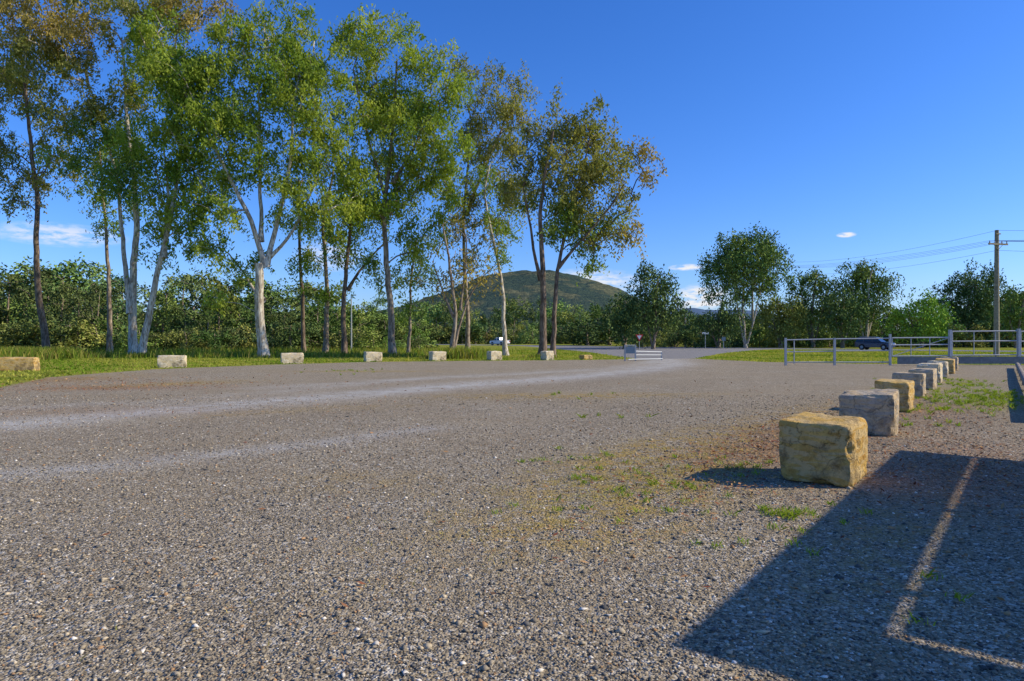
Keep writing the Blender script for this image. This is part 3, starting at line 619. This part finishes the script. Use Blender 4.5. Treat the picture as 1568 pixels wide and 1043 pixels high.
m,t=mat('loose_gravel'); finish(t,t.n('ShaderNodeAttribute',attribute_name='Col').outputs['Color'],.95,None,0,0,0,.1)
link(bpy.data.objects.new('loose_gravel_stones',np_mesh('loose_gravel_stones',V,Fc,m,np.repeat(cc,8,axis=0))))
def litterpts(k,cx,cy,a,b,ang):
    q=rng.normal(size=(k,2))*[a,b]; c,s_=math.cos(ang),math.sin(ang); return np.stack([cx+q[:,0]*c-q[:,1]*s_,cy+q[:,0]*s_+q[:,1]*c],1)
q=np.concatenate([litterpts(2200,4.4,10.4,2.2,.6,.93),litterpts(1500,5.4,8.4,1.8,.8,.93),litterpts(900,9,15,3,1,.93),litterpts(600,2.2,7.8,1.5,.6,.9),litterpts(700,-13,22,3,1.2,.3),litterpts(900,-15,25,3,3,.3),np.stack([rng.uniform(-14,10,1300),rng.uniform(3,26,1300)],1)])
n=len(q); C0=np.column_stack([q,np.full(n,.022)]); d=rng.normal(size=(n,3)); d[:,2]*=.2; d/=np.linalg.norm(d,axis=1)[:,None]
r=rng.normal(size=(n,3))*.3+[0,0,1]; s_=np.cross(d,r); s_/=np.linalg.norm(s_,axis=1)[:,None]; l=rng.uniform(.012,.035,n)[:,None]*(1+.03*q[:,1:2])
V=np.stack([C0-d*l,C0+s_*l*.35,C0+d*l,C0-s_*l*.35],1).reshape(-1,3)
tt=rng.uniform(0,1,(n,1)); cc=np.array([.20,.06,.035])*(1-tt)+np.array([.48,.29,.13])*tt
link(bpy.data.objects.new('fallen_leaves',np_mesh('fallen_leaves',V,np.arange(4*n).reshape(n,4),LITM,cc)))
# ---------------------------------------------------------------- light, sky, camera
sunv=Vector((-SH[0]*math.cos(EL),-SH[1]*math.cos(EL),math.sin(EL))).normalized()
L=bpy.data.lights.new('sun','SUN'); L.energy=5.0; L.angle=math.radians(.53); L.color=(1,.89,.68)
lo=bpy.data.objects.new('sun',L); lo.rotation_euler=sunv.to_track_quat('Z','Y').to_euler(); lo.location=(40,0,40); link(lo)
w=bpy.data.worlds.new('World'); scene.world=w; w.use_nodes=True; t=NT(w.node_tree)
sky=t.n('ShaderNodeTexSky',sky_type='NISHITA',sun_disc=False,sun_elevation=EL,sun_rotation=math.atan2(sunv.x,sunv.y),air_density=1.0,dust_density=.6,ozone_density=1.5,altitude=100)
tint=t.mix(1.0,sky.outputs[0],(.74,.97,1.58),'MULTIPLY')
hs=t.n('ShaderNodeHueSaturation',{'Color':tint,'Saturation':1.12,'Value':1.0,'Hue':.5})
G=t.n('ShaderNodeTexCoord').outputs['Generated']; sp=t.n('ShaderNodeSeparateXYZ',{0:G}).outputs
az=t.math('MULTIPLY',t.math('ARCTAN2',sp[0],sp[1]),57.2958); el=t.math('MULTIPLY',t.math('ARCSINE',sp[2]),57.2958)
vec=t.n('ShaderNodeCombineXYZ',{0:az,1:t.math('MULTIPLY',el,3.0)}).outputs[0]
nz=t.noise(vec,.9,6,.6); tot=None
for a0,e0,a_,b_,s_ in [(26.1,7.75,.75,.22,1),(14.3,5.75,1.5,.3,.95),(15.6,3.2,2.6,1.3,.9),(-33.6,7.2,4.5,.9,.5),(-15,6.6,3,1.3,.5),(6.3,4.6,5,1.3,.6),(10,8.1,.6,.25,.3)]:
    dx=t.math('DIVIDE',t.math('SUBTRACT',az,a0),a_); dy=t.math('DIVIDE',t.math('SUBTRACT',el,e0),b_)
    r2=t.math('ADD',t.math('MULTIPLY',dx,dx),t.math('MULTIPLY',dy,dy)); k=t.math('SUBTRACT',1.0,r2,True)
    k=t.math('MULTIPLY',k,s_); tot=k if tot is None else t.math('MAXIMUM',tot,k)
cl=t.math('MULTIPLY',tot,t.ramp(nz,[(.38,.1),(.6,1.6)]),True)
skc=t.mix(cl,hs.outputs[0],(7.0,7.1,7.4))
bg=t.n('ShaderNodeBackground',{'Color':skc,'Strength':.125}); t.n('ShaderNodeOutputWorld',{'Surface':bg.outputs[0]})
cam=bpy.data.cameras.new('camera'); co=bpy.data.objects.new('camera',cam); link(co)
cam.sensor_width=36; cam.lens=36*F/1568; cam.clip_end=20000; cam.clip_start=.05
co.location=(0,0,EYE); co.rotation_euler=(math.radians(90-.19),0,0); scene.camera=co
scene.view_settings.view_transform='Standard'; scene.view_settings.look='None'; scene.view_settings.exposure=0
